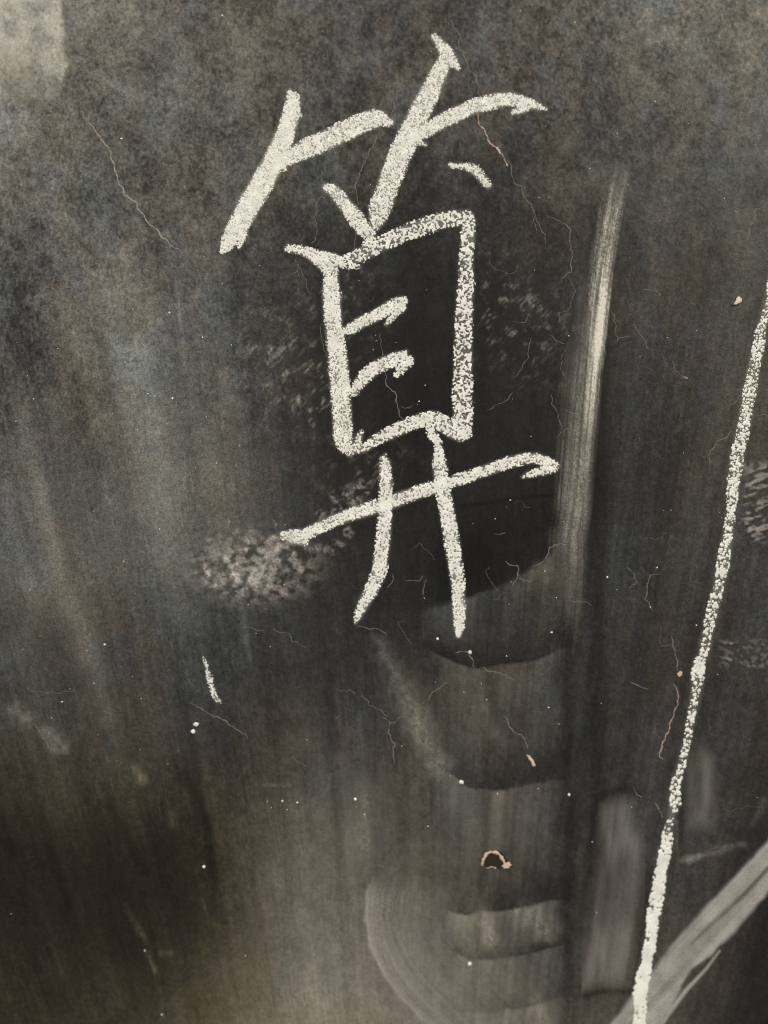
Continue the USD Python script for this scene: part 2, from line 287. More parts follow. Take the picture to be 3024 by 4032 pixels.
    # dust fallen from the chalk into the pits of the board
    dust = np.zeros(px.shape)
    for chains, k_ in [(q[0], .55 + .55 * ss(.65, .93, q[1])) for q in STROKES] + [([LINE], .38), ([TICK], .6)]:
        for c in chains:
            near = (np.abs(px - c[:, 0].mean()) < np.ptp(c[:, 0]) / 2 + 120) & (np.abs(py - c[:, 1].mean()) < np.ptp(c[:, 1]) / 2 + 120)
            if near.any():
                dust[near] = np.maximum(dust[near], k_ * ss(12, -14, chain(px[near], py[near], c)[0]))
    L = L + 82 * dust
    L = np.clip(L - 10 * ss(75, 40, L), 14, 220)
    # hue: warm brown where the paint shows and lower left, grey to bluish where dust lies
    t1, t2 = fb(qx / 110, qy / 190, 15, 3), fb(ang / 70, qy / 300, 18, 2)
    warm = 0.5 + 1.5 * (t1 - .5) + 1.1 * (t2 - .5) - 0.35 * np.exp(-((qx - 330) / 230) ** 2 - ((qy - 980) / 380) ** 2) + 0.9 * ss(1500, 1850, qy) * ss(640, 420, qx) + 0.25 * ss(55, 38, L) + .35 * ss(1700, 2100, qy)
    warm = np.clip(warm, 0, 1)[:, None]
    hue = np.array([0.985, 1.0, 0.955]) * (1 - warm) + np.array([1.04, 0.99, 0.895]) * warm
    lowleft = (ss(1500, 1850, qy) * ss(680, 420, qx))[:, None]
    hue = hue * (1 - lowleft) + lowleft * np.array([1.09, 0.985, 0.78])
    blue = (ss(.60, .74, fb(qx / 70, qy / 130, 20, 3)) * 0.5 * ss(1900, 1500, qy))[:, None]
    hue = hue * (1 - blue) + blue * np.array([0.965, 0.995, 1.02])
    red = (ss(.62, .72, fb(qx / 40, qy / 50, 21, 3)) * 0.35)[:, None]
    hue = hue * (1 - red) + red * np.array([1.06, 0.98, 0.90])
    return lin(np.clip(L[:, None] * hue, 8, 235))

def lines(a, b, core, margin):
    mid = np.arange(a - core, b + core, 0.00062)
    grow = np.cumsum(0.00062 * 1.16 ** np.arange(1, 60)); grow = grow[grow < margin]
    return np.concatenate([mid[0] - grow[::-1], mid, mid[-1] + grow])
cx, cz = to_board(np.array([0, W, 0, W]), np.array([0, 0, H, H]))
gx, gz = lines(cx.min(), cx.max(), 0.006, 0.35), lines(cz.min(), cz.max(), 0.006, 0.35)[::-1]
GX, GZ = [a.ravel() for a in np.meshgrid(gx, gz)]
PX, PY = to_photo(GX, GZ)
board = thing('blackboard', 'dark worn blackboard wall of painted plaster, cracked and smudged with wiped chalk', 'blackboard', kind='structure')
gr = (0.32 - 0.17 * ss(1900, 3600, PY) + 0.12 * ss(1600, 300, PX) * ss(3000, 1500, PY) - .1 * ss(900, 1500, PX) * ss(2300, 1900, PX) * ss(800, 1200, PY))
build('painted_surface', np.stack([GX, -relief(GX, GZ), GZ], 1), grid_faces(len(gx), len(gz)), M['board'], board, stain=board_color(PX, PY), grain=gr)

# ------------------------------------------------------------------ chalk: granules caught on the tooth of the board
def granules(name, chains, cover, grain, parent, seed, step=1.7, thick=0.00016, field=None, label=None):
    al = np.vstack(chains)
    pad = al[:, 2].max() + 14
    px, py, f = patch(al[:, 0].min() - pad, al[:, 1].min() - pad, al[:, 0].max() + pad, al[:, 1].max() + pad, step)
    sd, hw, side, arc = chain(px, py, chains[0])
    for c in chains[1:]:
        o = chain(px, py, c); m = o[0] < sd
        sd, hw, side, arc = [np.where(m, b, a) for a, b in zip((sd, hw, side, arc), o)]
    near = sd < 14
    v, f, px, py, sd, hw, side, arc = prune(np.zeros((len(px), 3)), f, near, px, py, sd, hw, side, arc)
    g = (0.42 if grain < 12 else 0.48) * grain if np.ndim(grain) == 0 else np.interp(py, *grain)
    if np.ndim(grain) == 0: gu, gv = px / g, py / g
    else:                                       # the grain grows along the line
        ty = np.arange(py.min(), py.max() + 4, 4.0); tc = np.cumsum(4.0 / np.interp(ty, *grain))
        o = np.argsort(al[:, 1]); gv = np.interp(py, ty, tc); gu = (px - np.interp(py, al[o, 1], al[o, 0])) / g
    wob = 4.0 * (vn(px / 14, py / 14, seed + 2) - .5) + 9.0 * (vn(px / 55, py / 55, seed + 3) - .5)
    if np.ndim(grain):
        from scipy.spatial import cKDTree
        rr = np.random.default_rng(seed); cells = np.stack(np.meshgrid(np.arange(gu.min() - 2, gu.max() + 3), np.arange(gv.min() - 2, gv.max() + 3)), -1).reshape(-1, 2)
        cells = cells + rr.uniform(-.45, .45, cells.shape); d_, i_ = cKDTree(cells).query(np.stack([gu + .25 * vn(gu * 2, gv * 2, 3), gv + .25 * vn(gu * 2, gv * 2, 4)], 1))
        n = 0.55 * rr.random(len(cells))[i_] - 0.9 * d_ + 0.25 * vn(gu * 1.8, gv * 1.8, 7) + 1
    else:
        n = 0.62 * vn(gu, gv, seed) + 0.38 * vn(gu / .55, gv / .55, seed + 5)
    q = np.quantile(n, np.linspace(0, 1, 101))
    c = cover - .12 if field is None else field(px, py)
    c = c * (0.74 + 0.50 * fb(px / 60, py / 60, seed + 7, 2)) - 0.16 * (vn0(side / 7.0 + 50, arc / 90, seed + 9) - .4) * ss(0, 0.5, np.abs(side) / (hw + 1))
    c = np.clip(c, 0, 1) * ((.2 if np.ndim(grain) == 0 else .06) * ss(7, 0, sd + wob) + (.8 if np.ndim(grain) == 0 else .94) * ss(4, -6, sd + wob))
    thr = np.interp(1 - c, np.linspace(0, 1, 101), q)
    thr = np.where(c < (0.03 if np.ndim(grain) == 0 else 0.16), 9.0, thr)
    h = np.clip((n - thr) / 0.30, -0.35, 1.0)
    h = np.where(h > 0, np.sqrt(np.maximum(h, 0)) * 0.8 + 0.2 * h, h) * thick
    vtx = lift(px, py, h)
    vtx, f, = prune(vtx, f, h > 0)
    p = build(name, vtx, f, M['chalk'], parent)
    tag(p, label)
    return p

KIND = ['slanting_stroke', 'crossbar', 'dot', 'slanting_stroke', 'crossbar', 'dot', 'upright', 'hooked_corner', 'inner_bar', 'inner_bar', 'crossbar', 'crossbar', 'leg', 'leg']
char = thing('chalk_character', 'large white chalk character written by hand in the middle of the blackboard', 'chalk writing')
for i, (chains, cover, grain, _) in enumerate(STROKES):
    granules(KIND[i], chains, cover, grain, char, i % 9)
def line_cover(px, py):
    return np.interp(py, [1000, 1250, 1450, 1600, 1900, 2400, 2560, 2600, 2660, 2720, 3080, 3170, 3200, 3270, 3300, 3400, 3500], [.36, .46, .52, .55, .55, .54, .50, .74, .72, .52, .62, .74, .28, .34, .86, 1., 1.0])
granules('chalk_line', [LINE], 0.6, ([1000, 1500, 2200, 3000, 3600], [8, 9, 11, 13, 15]), '/World', 4, 2.4, 0.00028, line_cover)
tag(stage.GetPrimAtPath('/World/chalk_line'), 'long thin white chalk line running down the right side of the blackboard', 'chalk line')
granules('chalk_tick', [TICK * np.array([1, 1, 1.7])], 0.66, 8, '/World', 6, 2.6, 0.00025)
tag(stage.GetPrimAtPath('/World/chalk_tick'), 'short faint slanting chalk tick below left of the pinkish blotch', 'chalk mark')

# ------------------------------------------------------------------ rubbed chalk lying on the board as thin films
def smear(name, box, step, cov, look, label, category, group=None):
    px, py, f = patch(*box, step)
    c = np.clip(cov(px, py), 0, 1)
    v = lift(px, py, 0.00016)
    v, f, c = prune(v, f, c > 0.012, c)
    tag(build(name, v, f, look, cover=c), label, category, group)

def streaks(side, arc, seed, a=9.0, l=400.0):
    return 0.55 * vn0(side / a + 60, arc / l, seed) + 0.45 * vn0(side / (a * .4) + 90, arc / (l * .6), seed + 1)
C2 = np.vstack([V('b', [(1025,690,50),(990,860,50),(965,1000,52)]), V('d', [(940,50,50),(920,200,50),(905,350,48),(890,500,46),(878,650,46),(862,800,48),(850,950,46),(840,1100,44)]), V('f', [(822,100,38),(820,250,36),(812,350,32),(806,500,26),(806,600,20)])])
def cov2(px, py):
    sd, hw, side, arc = chain(px, py, C2)
    s = -side                                   # + to the right
    st = streaks(side, arc, 3, 8, 500)
    core = np.interp(py, [620, 800, 950, 1060, 1150, 1330, 1450, 1600, 1750, 1950, 2120, 2300, 2560], [.0, .22, .30, .38, .64, .78, .58, .24, .12, .07, .09, .05, .0])
    off = np.interp(py, [700, 1050, 1200, 1400, 1700, 2000], [0, 8, 20, 20, 12, 0])
    wr = np.interp(py, [700, 1050, 1200, 1500, 1900], [44, 30, 22, 18, 30])
    wl = np.interp(py, [700, 1050, 1200, 1500, 1900], [48, 44, 36, 40, 40])
    x = side + 0 - off if False else s - off
    prof = np.where(x > 0, ss(wr + 14, wr - 12, x + 8 * (vn(px / 6, py / 40, 2) - .5)), ss(wl + 26, 0, -x + 16 * (vn(px / 10, py / 60, 7) - .5)) ** 1.3)
    haze = 0.13 * ss(-118, -30, s + 40 * (vn(px / 40, py / 90, 9) - .5)) * ss(62, 20, s) * ss(1000, 1400, py) * ss(2500, 1900, py)
    g = fb(px / 5, py / 6, 5, 2)
    gw = 0.55 + 0.45 * ss(1350, 1000, py)
    return (core * prof * (0.42 + 1.15 * ss(.2, .8, st)) + haze * (0.1 + 1.8 * st)) * (1 + gw * 2.0 * (g - .5)) * (.7 + .6 * vn(px / 30, py / 80, 12))
smear('chalk_smear', (2110, 600, 2500, 2600), 3.8, cov2, M['film_white'], 'bright vertical rubbed smear of white chalk right of the character', 'chalk smear')

B_TOP = V('h', [(1800,150),(1659,305),(1510,470),(1400,580),(1290,700),(1150,880),(1010,1060),(860,1250)]); B_BOT = V('h', [(1800,400),(1659,545),(1500,730),(1430,795),(1330,890),(1290,950),(1250,1030),(1190,1130),(1120,1250)])
BAND = [tuple(p) for p in B_TOP] + [tuple(p) for p in B_BOT[::-1]]
EDGE2 = V('h', [(1450,790,3),(1390,870,5),(1310,955,8),(1245,1040,9),(1190,1120,9),(1130,1230,9)])
def cov3(px, py):
    sd = poly_sd(px, py, BAND) + 7 * (vn(px / 30, py / 30, 2) - .5)
    u, w = (px + py * 0.93) * 0.73, (py - px * 0.98) * 0.71
    st = 0.5 * vn0(u / 22 + 20, w / 900 + 50, 1) + 0.3 * vn0(u / 9 + 20, w / 600 + 50, 4) + .2 * vn0(u / 4.5, w / 400, 7)
    a = ss(6, -16, sd) * (0.45 + 0.40 * (st - .5)) * (0.62 + 0.7 * fb(px / 70, py / 70, 8, 3))
    for c, d in (([(1659,430,4),(1560,540,6),(1400,690,4),(1330,760,1)], .55), ([(1400,830,5),(1340,880,12),(1310,920,8),(1290,945,3)], .9)):
        a = a * (1 - d * ss(10, -2, chain(px, py, V('h', c))[0]))
    e = chain(px, py, EDGE2)[0]
    return np.maximum(a, 0.46 * ss(5, -4, e) * (.7 + .6 * st))
smear('eraser_streak', (2280, 3150, 3140, 4150), 4.4, cov3, M['film_grey'], 'broad grey diagonal wiped streak in the bottom right corner crossing under the chalk line', 'eraser streak')

BLOBS = V('7', [(255,480,26),(165,570,22),(270,735,48),(370,730,24),(470,780,40),(400,610,48),(545,490,44),(760,470,32),(820,530,36),(790,730,50),(600,810,60),(540,900,60),(430,890,48),(330,840,48),(220,670,48),(640,580,44),(720,600,32),(700,700,30),(1020,740,44),(900,560,44),(1050,560,42),(1230,550,46),(1330,490,36),(1150,540,36),(450,640,40),(540,700,40),(620,730,44),(690,780,50),(860,900,40),(600,390,26),(330,260,30),(420,330,26),(480,400,24),(295,190,14),(790,330,22),(930,480,40),(560,820,50),(760,860,36),(240,800,36)])
BLOBS2 = V('7', [(1280,120,50),(1400,90,70),(1480,40,60),(1300,230,50),(1170,260,50),(1390,400,50),(1450,150,60),(1240,310,40),(1520,90,40)])
def blobs(px, py, bl, seed):
    wx, wy = 34 * (fb(px / 34, py / 34, seed, 3) - .5), 34 * (fb(px / 34, py / 34, seed + 4, 3) - .5)
    r = np.zeros(px.shape)
    for x, y, w in bl:
        r = np.maximum(r, ss(1.35, .25, np.hypot(px + wx - x, py + wy - y) / w))
    return r
def cov4(px, py):
    b = blobs(px, py, BLOBS, 2)
    n = fb(px / 24, py / 20, 9, 4); k = fb(px / 9, py / 9, 12, 2)
    dd = np.hypot((px - 1000) / 250, (py - 2230) / 150)
    bg = ss(1.35, .4, dd) * 0.26
    b2 = blobs(px, py, BLOBS[:12] * np.array([1, 1, .75]), 2)
    return (0.17 * b2 + 0.24 * b * ss(.22, .72, n) + bg * ss(.25, .75, n) * 1.5) * (.45 + 1.1 * k)
smear('chalk_blotch', (700, 1940, 1420, 2420), 3.2, cov4, M['film_pink'], 'pale pinkish mottled blotch at the left end of the lowest crossbar', 'chalk blotch')
def cov4b(px, py):
    b = blobs(px, py, BLOBS2, 6); n = fb(px / 16, py / 14, 3, 4); k = fb(px / 8, py / 8, 1, 2)
    return 0.26 * b * ss(.36, .62, n) * (.3 + 1.4 * k)
smear('chalk_blotch', (1180, 1840, 1520, 2180), 3.2, cov4b, M['film_grey'], 'faint grey mottled blotch just above the lowest crossbar and left of its leg', 'chalk blotch')

def cov1(px, py):
    n = fb(px / 50, py / 60, 4, 3); k = fb(px / 10, py / 12, 6, 3)
    edge = 243 + 40 * (fb(px / 40, py / 40, 10, 3) - .5) + np.interp(py, [0, 100, 200, 300, 400], [-5, 2, 20, 22, -20])
    a = ss(14, -16, px - edge) * ss(420, 360, py + 60 * (n - .5))
    a = a * (0.50 - 0.24 * ss(150, 330, py) * ss(190, 60, px) + 0.0 * px) * np.interp(py, [0, 150, 400], [1.0, .9, .55]) * (.5 + .5 * ss(.25, .6, n) + .9 * (k - .5))
    return a
smear('chalk_smear', (-160, -160, 340, 460), 4.0, cov1, M['film_white'], 'pale rubbed patch in the top left corner of the blackboard', 'chalk smear')

C5 = V('o', [(806,1880,6),(790,1925,8),(786,1985,10),(797,2045,12),(825,2105,14),(866,2160,16),(925,2220,18),(1000,2290,18)])
def cov5(px, py):
    sd, hw, side, arc = chain(px, py, C5)
    s = side                                    # sign checked below: + inside (to the right)
    s = -side
    st = streaks(side, arc, 5, 12, 700)
    a = np.where(s > -14, ss(-6, 9, s + 8 * (vn(px / 14, py / 40, 3) - .5)), 0) * (0.08 * np.exp(-np.maximum(s, 0) / 60) + 0.25 * np.exp(-np.maximum(s, 0) / 190)) * (1 - .3 * ss(3700, 3950, py))
    return a * ss(3420, 3560, py) * (.35 + 1.3 * st) * ss(700, 300, s)
smear('chalk_smear', (1400, 3400, 2200, 4150), 4.6, cov5, M['film_pink'], 'pale curved wiped swipe with a sharp left edge at the bottom centre', 'chalk smear')

def cov6(px, py):
    w = px - 2424; zx, zy = w * 1.475, (py - 1100) * 1.475
    m = ss(705, 800, zx + 60 * (vn(px / 20, py / 12, 1) - .5)) * ss(1040, 1090, zy) * ss(1560, 1480, zy)
    k = vn0((py + 0.35 * px) / 11, (px - .3 * py) / 55, 3) * .6 + .4 * vn(px / 16, py / 10, 8)
    a = m * ss(.46, .75, k) * 0.36 * (0.55 + .9 * fb(px / 50, py / 50, 5, 2))
    return a
smear('chalk_scuff', (2880, 1770, 3120, 2200), 3.4, cov6, M['film_pink'], 'upper rippled pale scuff right of the chalk line at the picture edge', 'chalk scuff')
def cov6b(px, py):
    zx, zy = (px - 2324) * 1.4443, (py - 2500) * 1.4443
    m = ss(700, 770, zx) * ss(10, 60, zy) * ss(200, 160, zy)
    rim = ss(14, 0, np.abs(zy - (110 + 70 * np.sin((zx - 720) / 150)))) * 0.6 + ss(16, 0, np.abs(zy - 38 - 12 * np.sin(zx / 40))) * .5
    k = vn(px / 13, py / 11, 4)
    return m * (0.10 * ss(.4, .7, k) + rim * 0.35 * ss(.3, .75, k))
smear('chalk_scuff', (2790, 2490, 3120, 2660), 3.4, cov6b, M['film_grey'], 'lower faint grey scuff right of the chalk line at the picture edge', 'chalk scuff')

def panel(poly, seed, slope, gain, fade):
    pl = [tuple(p) for p in V('h', poly)]
    def cov(px, py):
        sd = poly_sd(px, py, pl) + 10 * (vn(px / 20, py / 60, seed) - .5)
        x = px + slope * py
        st = .5 * vn0(x / 26 + 40, py / 600, seed) + .3 * vn0(x / 9 + 40, py / 350, seed + 2) + .2 * vn0(x / 4.5, py / 260, seed + 3)
        return ss(18, -64, sd) * gain * np.interp(py, *fade) * (.5 + 1.6 * st) * (.5 + vn(px / 40, py / 120, seed + 5))
    return cov
smear('chalk_smear', (2290, 3080, 2540, 3940), 4.4, panel([(905,330),(930,150),(1000,110),(1090,130),(1110,240),(1150,420),(1100,760),(1070,955),(940,955),(820,990),(860,760),(890,520)], 4, .12, .085, ([3080, 3150, 3300, 3400, 3600, 3800, 3960], [.4, 1.2, 1.5, .7, .8, 1.4, .7])), M['film_grey'],
      'faint upright column of wiped grey streaks left of the chalk line near the bottom', 'chalk smear')
smear('chalk_smear', (2660, 2860, 2860, 3320), 4.4, panel([(1310,-60),(1370,-150),(1420,-80),(1455,-60),(1450,150),(1440,285),(1300,270),(1290,100)], 8, .03, .07, ([2860, 3000, 3150, 3300], [.7, .9, 1.1, .8])), M['film_grey'],
      'faint upright wiped patch right of the chalk line above the diagonal streak', 'chalk smear')

# ------------------------------------------------------------------ hairline cracks of the painted plaster
CRACKS = [('a', 2.6, [(350,480),(410,560),(450,610),(480,660),(495,720),(510,780),(540,835),(580,880),(610,915),(650,970),(690,1000),(720,1035),(740,1060),(800,1100)]),
    ('b', 2.0, [(280,70),(300,110),(325,150),(322,210),(350,260),(370,300),(400,330),(408,390),(415,430)]), ('b', 3.0, [(405,490),(410,530),(430,560),(455,605),(490,645),(515,685),(530,715)]),
    ('b', 2.0, [(515,685),(555,710),(545,750),(560,790),(590,805),(605,850),(635,895),(650,930),(640,960),(655,1000)]), ('b', 1.5, [(650,930),(670,960),(690,1010),(695,1060)]),
    ('b', 2.0, [(700,925),(760,950),(800,985),(805,1040),(815,1085),(805,1126),(805,1175),(780,1200),(755,1225)]), ('d', 1.2, [(805,80),(820,150),(800,230),(760,250),(755,300)]),
    ('b', 1.7, [(1615,690),(1570,740),(1540,800)]), ('b', 2.3, [(1680,870),(1605,910),(1600,960),(1570,1010),(1565,1050)]),
    ('1', 2.0, [(1630,430),(1600,550),(1560,640),(1530,740)]), ('1', 2.0, [(1450,850),(1400,950),(1340,1060),(1300,1150),(1260,1300),(1265,1480)]), ('1', 1.7, [(1260,1650),(1250,1720),(1230,1850)]),
    ('1', 1.7, [(960,1180),(985,1300)]), ('1', 1.8, [(1020,1420),(960,1400),(920,1450),(910,1550),(940,1680),(920,1750),(850,1800)]), ('1', 1.6, [(740,1900),(780,1950),(760,2020),(660,2040)]), ('1', 1.4, [(760,2020),(800,2060)]),
    ('3', 1.5, [(770,1000),(795,1100),(795,1190)]), ('3', 2.4, [(830,1300),(840,1320),(825,1370),(870,1440),(910,1470),(905,1510),(925,1560),(920,1620),(935,1670),(955,1690)]), ('3', 1.4, [(925,1575),(1000,1580),(1020,1550)]),
    ('c', 1.7, [(960,520),(980,580),(950,620),(940,670),(905,685),(885,720),(868,740),(880,790),(895,830),(905,870)]), ('c', 1.4, [(872,765),(840,770)]), ('c', 1.6, [(545,590),(560,640),(570,700),(550,720),(580,780)]),
    ('c', 1.8, [(580,1090),(640,990),(690,985),(745,1010),(775,1060)]), ('c', 1.8, [(60,980),(90,1040),(105,1080)]), ('c', 1.8, [(745,270),(768,340),(780,390)]),
    ('c', 1.5, [(1270,10),(1290,50),(1315,90),(1320,140),(1350,160)]), ('c', 1.4, [(1390,300),(1395,400),(1410,450)]),
    ('d', 1.8, [(1085,290),(1110,350),(1140,400),(1170,415)]), ('d', 1.6, [(1240,440),(1260,500),(1300,530)]), ('d', 1.7, [(980,230),(1000,290),(1010,370),(1015,352),(1080,350)]),
    ('d', 1.8, [(1540,600),(1510,640),(1480,660)]), ('d', 2.2, [(1515,760),(1440,800),(1410,860),(1395,920)]), ('d', 1.8, [(1580,700),(1670,685)]), ('d', 1.6, [(630,250),(610,290),(550,290)]), ('d', 1.6, [(710,340),(740,360),(790,380)]),
    ('d', 1.4, [(780,410),(755,490),(790,520)]), ('d', 1.6, [(720,600),(720,650),(755,680),(765,760)]), ('d', 1.5, [(450,665),(520,630),(560,590)]), ('d', 1.4, [(780,660),(850,690)]), ('d', 1.8, [(640,350),(620,450),(560,530)]),
    ('d', 1.7, [(1110,150),(1170,145),(1200,170)]), ('d', 1.6, [(1170,75),(1200,50)]),
    ('e', 2.2, [(820,830),(880,850),(920,880),(970,895),(1000,930),(1080,980)]), ('e', 1.5, [(1060,505),(1150,515)]), ('e', 1.7, [(1185,490),(1200,515),(1240,525),(1270,555),(1330,590)]), ('e', 1.7, [(1545,490),(1620,500),(1680,530)]),
    ('e', 2.0, [(140,900),(180,960),(215,1020)]), ('e', 1.7, [(1560,780),(1590,830),(1680,885)]), ('e', 1.5, [(1450,910),(1470,880)]), ('e', 1.5, [(1450,765),(1510,770),(1540,790)]), ('e', 1.6, [(1260,1050),(1290,1080),(1330,1100)]), ('e', 1.5, [(815,720),(840,760)]),
    ('e', 1.4, [(100,770),(200,780),(330,770)]),
    ('f', 2.2, [(520,210),(575,235),(582,270),(560,320)]), ('f', 2.2, [(640,240),(690,220),(720,150),(760,140),(800,150)]), ('f', 1.8, [(580,285),(640,300)]), ('f', 1.7, [(90,290),(160,300),(185,275)]), ('f', 1.7, [(175,370),(182,280)]), ('f', 1.6, [(10,330),(45,290),(40,260)]),
    ('f', 1.9, [(1050,230),(1085,260),(1090,300),(1050,335)]), ('f', 2.0, [(1190,270),(1145,270),(1140,320),(1130,380),(1160,415),(1170,440)]), ('f', 2.3, [(1235,540),(1255,600),(1280,690)]),
    ('f', 3.0, [(1255,735),(1275,790),(1265,850),(1240,910),(1215,980),(1195,1040),(1200,1085)]), ('f', 2.0, [(1060,735),(1100,745),(1140,770)]), ('f', 2.4, [(300,600),(370,605),(385,650),(380,680)]), ('f', 2.0, [(430,670),(480,690),(520,700),(530,720),(575,720)]),
    ('f', 1.9, [(290,730),(230,770),(160,840)]), ('f', 2.0, [(0,880),(30,905),(80,885)]), ('f', 2.4, [(30,910),(25,950),(40,1000),(45,1090)]), ('f', 2.4, [(520,875),(550,940),(600,970),(620,1020)]), ('f', 1.8, [(800,380),(850,380),(900,405)]), ('f', 1.8, [(480,100),(520,95)]),
    ('h', 2.2, [(1085,90),(1120,130)]), ('h', 2.4, [(1165,150),(1210,215)])]
crng = np.random.default_rng(11)
def ribbon(c, hw, h, rng, jit=1.0):
    """A ragged raised lip with a rounded back along the points c (photo pixels)."""
    seg = np.hypot(*np.diff(c, axis=0).T); s = np.r_[0, np.cumsum(seg)]
    t = np.arange(0, s[-1], 7.0); x, y = np.interp(t, s, c[:, 0]), np.interp(t, s, c[:, 1])
    k = rng.uniform(0, 90)
    x = x + jit * 9 * (vn(t / 16, k, 3) - .5) + jit * 12 * (vn(t / 40, k, 5) - .5) * 1.0 + rng.normal(0, 1.2, len(t)); y = y + jit * 9 * (vn(t / 16, k, 4) - .5) + jit * 12 * (vn(t / 40, k, 6) - .5) + rng.normal(0, 1.2, len(t))
    if len(t) < 3: return None
    dx, dy = np.gradient(x), np.gradient(y); L = np.hypot(dx, dy) + 1e-9
    nx, ny = -dy / L, dx / L
    w = hw * (0.45 + 1.0 * rng.random(len(t))) * np.interp(t / s[-1], [0, .12, .88, 1], [.35, 1, 1, .35])
    rows = []
    for k, hh in ((-1, -0.00005), (-.45, 1), (.45, 1), (1, -0.00005)):
        rows.append(lift(x + nx * w * k, y + ny * w * k, np.where(hh == 1, h, hh) * np.ones(len(t))))
    v = np.stack(rows, 1).reshape(-1, 3); n = len(t); f = []
    for i in range(n - 1):
        for j in range(3):
            a, b, c_, d = i * 4 + j, i * 4 + j + 1, (i + 1) * 4 + j + 1, (i + 1) * 4 + j
            f += [(a, b, c_), (a, c_, d)]
    f = np.array(f)
    nrm = np.cross(v[f[:, 1]] - v[f[:, 0]], v[f[:, 2]] - v[f[:, 0]])[:, 1].sum()
    return v, (f if nrm < 0 else f[:, ::-1])
for i, (view, hw, pts) in enumerate(CRACKS):
    r = ribbon(V(view, pts), hw, 0.00008, crng)
    if r: build('crack', r[0], r[1], M['pinkish'] if (view, hw) in (('b', 3.0), ('f', 3.0)) else M['pale'] if hw >= 2.5 else M['mid'] if hw >= 2.0 else M['dull'], board)

# finer hairlines too small to follow one by one
vs, fs, n0 = [], [], 0
for k in range(20):
    x, y = crng.uniform(200, 2950), crng.uniform(300, 3250)
    if x < 1300 and crng.random() < .55: continue
    a = crng.uniform(0, 6.28); p = [(x, y)]
    for q in range(int(crng.integers(4, 12))):
        a += crng.normal(0, .6); x += 20 * math.cos(a); y += 24 * math.sin(a); p.append((x, y))
    rr = ribbon(np.array(p), crng.uniform(.7, 1.2), 0.00004, crng)
    if rr: vs.append(rr[0]); fs.append(rr[1] + n0); n0 += len(rr[0])
tag(build('hairline_cracks', np.vstack(vs), np.vstack(fs), M['dull'], board), kind='stuff')

# chips and blisters where the paint has come away
def flake(name, poly, height, look, rng, label=None):
    c = np.array(poly); m = c.mean(0)
    ang = np.arctan2(c[:, 1] - m[1], c[:, 0] - m[0]); c = c[np.argsort(ang)]
    s = np.linspace(0, len(c), 28, endpoint=False); k = s.astype(int); t = (s - k)[:, None]
    o = c[k % len(c)] * (1 - t) + c[(k + 1) % len(c)] * t + rng.normal(0, 1.0, (28, 2))
    rings = [o, m + (o - m) * .86, m + (o - m) * .5, m[None] * np.ones((1, 2))]
    hs = [np.full(28, -0.0001), height * (.75 + .3 * rng.random(28)), height * (.8 + .4 * rng.random(28)), np.array([height])]
    v = np.vstack([lift(r[:, 0], r[:, 1], h) for r, h in zip(rings, hs)]); f = []
    for a in range(2):
        for i in range(28):
            j = (i + 1) % 28; f += [(a*28+i, a*28+j, a*28+28+j), (a*28+i, a*28+28+j, a*28+28+i)]
    f += [(56 + i, 56 + (i + 1) % 28, 84) for i in range(28)]
    f = np.array(f)
    if np.cross(v[f[:, 1]] - v[f[:, 0]], v[f[:, 2]] - v[f[:, 0]])[:, 1].sum() > 0: f = f[:, ::-1]
    tag(build(name, v, f, look, board, smooth=40), label)
flake('paint_hole', V('5', [(665,150),(680,140),(700,120),(715,145),(700,158),(680,160)]), 0.00006, M['hole'], crng)  # hole at the lifted chip, the chip shadow put into its dark colour
flake('paint_chip', V('5', [(683,148),(695,128),(700,108),(716,98),(735,112),(734,130),(716,140),(700,150)]), 0.0007, M['cream'], crng, 'cream chip standing up beside a dark hole')
flake('paint_chip', V('5', [(390,566),(405,563),(424,572),(420,580),(405,572)]), 0.0002, M['pale'], crng)
flake('paint_chip', V('f', [(612,1045),(630,1050),(648,1075),(657,1098),(645,1100),(630,1075)]), 0.0003, M['pink'], crng, 'pink elongated chip')
flake('paint_chip', V('f', [(1265,700),(1278,688),(1290,690),(1286,708),(1272,714)]), 0.0003, M['pink'], crng)
flake('paint_chip', V('2', [(1140,992),(1160,990),(1185,1030),(1195,1050),(1180,1050),(1155,1015)]), 0.0003, M['pink'], crng)
flake('paint_chip', V('2', [(1018,832),(1052,838),(1056,852),(1040,848)]), 0.00025, M['pink'], crng)
flake('paint_chip', V('2', [(1228,1128),(1242,1132),(1246,1150),(1232,1148)]), 0.00025, M['pink'], crng)
# the broken blister near the bottom: a dark hollow with a pinkish rim
flake('paint_hole', V('h', [(428,426),(434,390),(456,362),(495,350),(524,374),(545,405),(536,428),(500,440),(450,438)]), 0.00004, M['hole'], crng)
v, f = ribbon(V('h', [(424,424),(428,400),(440,375),(462,363),(488,364),(505,382),(516,402),(528,418)]), 6.0, 0.0004, crng, .25)
tag(build('blister_rim', v, f, M['pink'], board), 'pinkish arched rim of a broken paint blister')
flake('blister_rim', V('h', [(508,425),(520,412),(540,405),(552,418),(540,430),(518,438)]), 0.0006, M['pink'], crng)
v, f = ribbon(V('h', [(440,432),(465,426),(490,434)]), 4.0, 0.0003, crng, .25)
build('blister_rim', v, f, M['pale'], board)

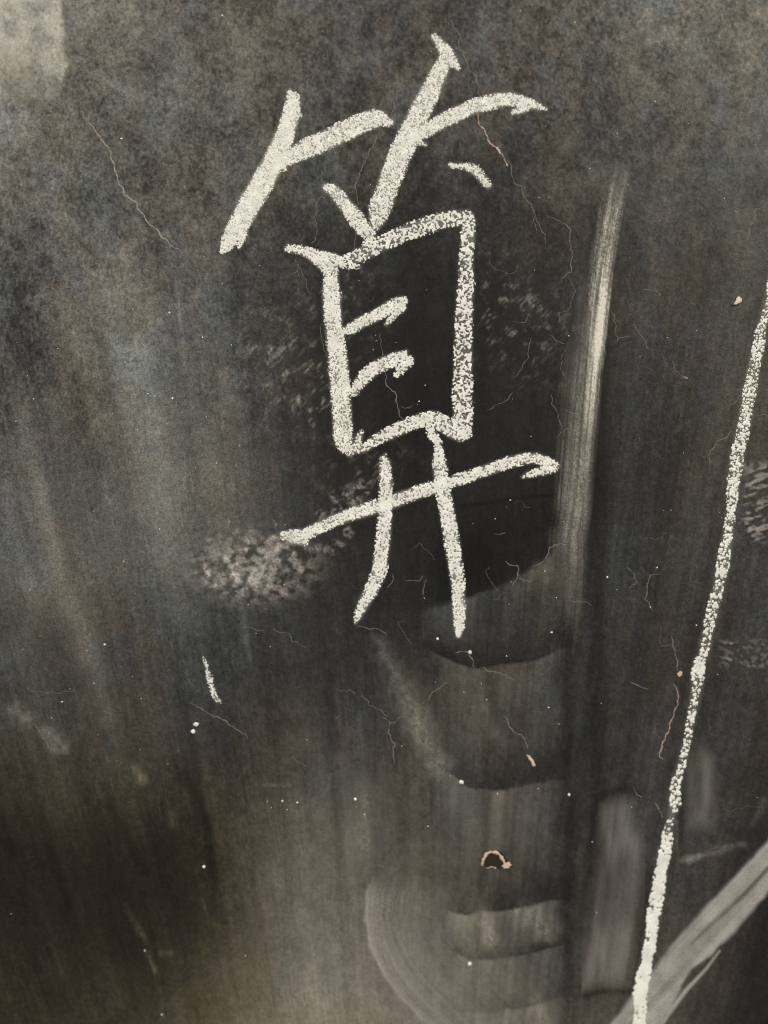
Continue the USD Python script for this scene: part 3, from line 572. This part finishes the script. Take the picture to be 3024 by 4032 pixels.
# ------------------------------------------------------------------ chalk crumbs stuck to the board
import trimesh
ICO = trimesh.creation.icosphere(subdivisions=1)
def crumb_mesh(px, py, r, rng):
    """r in photo pixels"""
    x, z = to_board(px, py); s = DIST / FPX
    v = ICO.vertices * np.array([1, .55, 1]) * (0.75 + 0.5 * rng.random((len(ICO.vertices), 1))) * r * s * np.array([.8 + .5 * rng.random(), 1, .8 + .5 * rng.random()])
    return v + np.array([x, -float(relief(x, z)) - 0.1 * r * s, z]), ICO.faces
CRUMBS = [('h', 335, 62, 13, 'round white chalk crumb on the lower edge of the dark scallop, the largest of all'), ('h', 800, 115, 7, 'small chalk crumb right of the largest crumb, above the column of grey streaks'),
    ('h', 370, 845, 10, 'chalk crumb between the curved swipe and the lowest wiped scallops'), ('f', 232, 548, 9, 'chalk crumb just left of the tip of the right leg of the character'), ('f', 372, 606, 10, 'chalk crumb below the tip of the right leg, on a crack'),
    ('f', 725, 520, 7, 'chalk crumb beside the vertical smear, right of the right leg'), ('e', 453, 573, 8, 'lone chalk crumb left of the pinkish blotch, lower left'),
    ('e', 848, 918, 14, 'upright chalk crumb of a pair below the chalk tick'), ('e', 835, 948, 11, 'lying chalk crumb of a pair below the chalk tick'), ('g', 880, 428, 7, 'lone chalk crumb on the dark brown lower left of the board'),
    ('g', 1535, 135, 8, 'right crumb of the row left of the third scallop'), ('g', 1220, 143, 6, 'left crumb of the row above the grey haze at the bottom'), ('g', 1285, 150, 6, 'middle crumb of the row above the grey haze at the bottom'),
    ('c', 745, 615, 8, 'chalk crumb in the bluish dust left of the character'), ('c', 732, 245, 6, 'chalk crumb at the top of the left pinkish scratch'), ('f', 965, 282, 6, 'chalk crumb right of the vertical smear on the dark lower half'), ('a', 960, 66, 6, 'chalk crumb near the top edge left of the character'), ('a', 525, 600, 7, 'chalk crumb right of the long left crack')]
for view, x, y, r, label in CRUMBS:
    p = V(view, [(x, y)])[0]
    v, f = crumb_mesh(p[0], p[1], 0.66 * r / VIEWS[view][2], crng)
    tag(build('chalk_crumb', v, f, M['chalk']), label, 'chalk crumb', 'chalk crumbs stuck to the board')
small = [V(k, q) for k, q in (('b', [(590,48),(1008,577),(825,97),(950,185),(1578,553),(1172,440),(1285,483),(1470,858),(1520,915),(670,852),(712,852),(1620,60),(345,328),(890,728)]), ('c', [(670,605),(640,595),(540,460),(145,618),(1020,905),(935,895),(120,517),(575,230),(70,715),(1122,44),(960,120),(485,680),(875,352),(1000,385),(1035,820),(250,400),(845,915)]),
    ('e', [(268,820),(223,890),(1168,582),(1228,315),(690,75),(535,213)]), ('f', [(530,622),(222,735),(712,845),(695,255),(540,398),(745,370),(480,30),(175,372),(420,742),(345,778),(1350,490),(1180,240)]), ('g', [(700,1065),(1060,812),(50,630),(625,790),(1155,145),(1172,172),(1240,180),(1575,200)]), ('d', [(960,262),(798,345),(150,630),(178,560),(1350,322),(1225,352),(1240,1098),(545,1055),(635,780)]), ('h', [(490,112),(190,252),(285,35),(900,320),(918,625)]), ('3', [(740,1015),(745,1058),(722,1128),(895,1070),(1120,1402),(1075,1525),(1062,1550),(1132,664),(612,594)]))]
pts = np.vstack(small + [np.stack([crng.uniform(-60, W + 60, 90), crng.uniform(-60, 3300, 90)], 1)])
vs, fs, n0 = [], [], 0
for k, (x, y) in enumerate(pts):
    r = crng.uniform(1.5, 2.6) if k < len(pts) - 90 else crng.uniform(0.8, 1.8)
    v, f = crumb_mesh(x, y, r, crng); vs.append(v); fs.append(f + n0); n0 += len(v)
tag(build('chalk_dust', np.vstack(vs), np.vstack(fs), M['chalk']), 'tiny specks of chalk dust scattered over the whole board', 'chalk dust', kind='stuff')
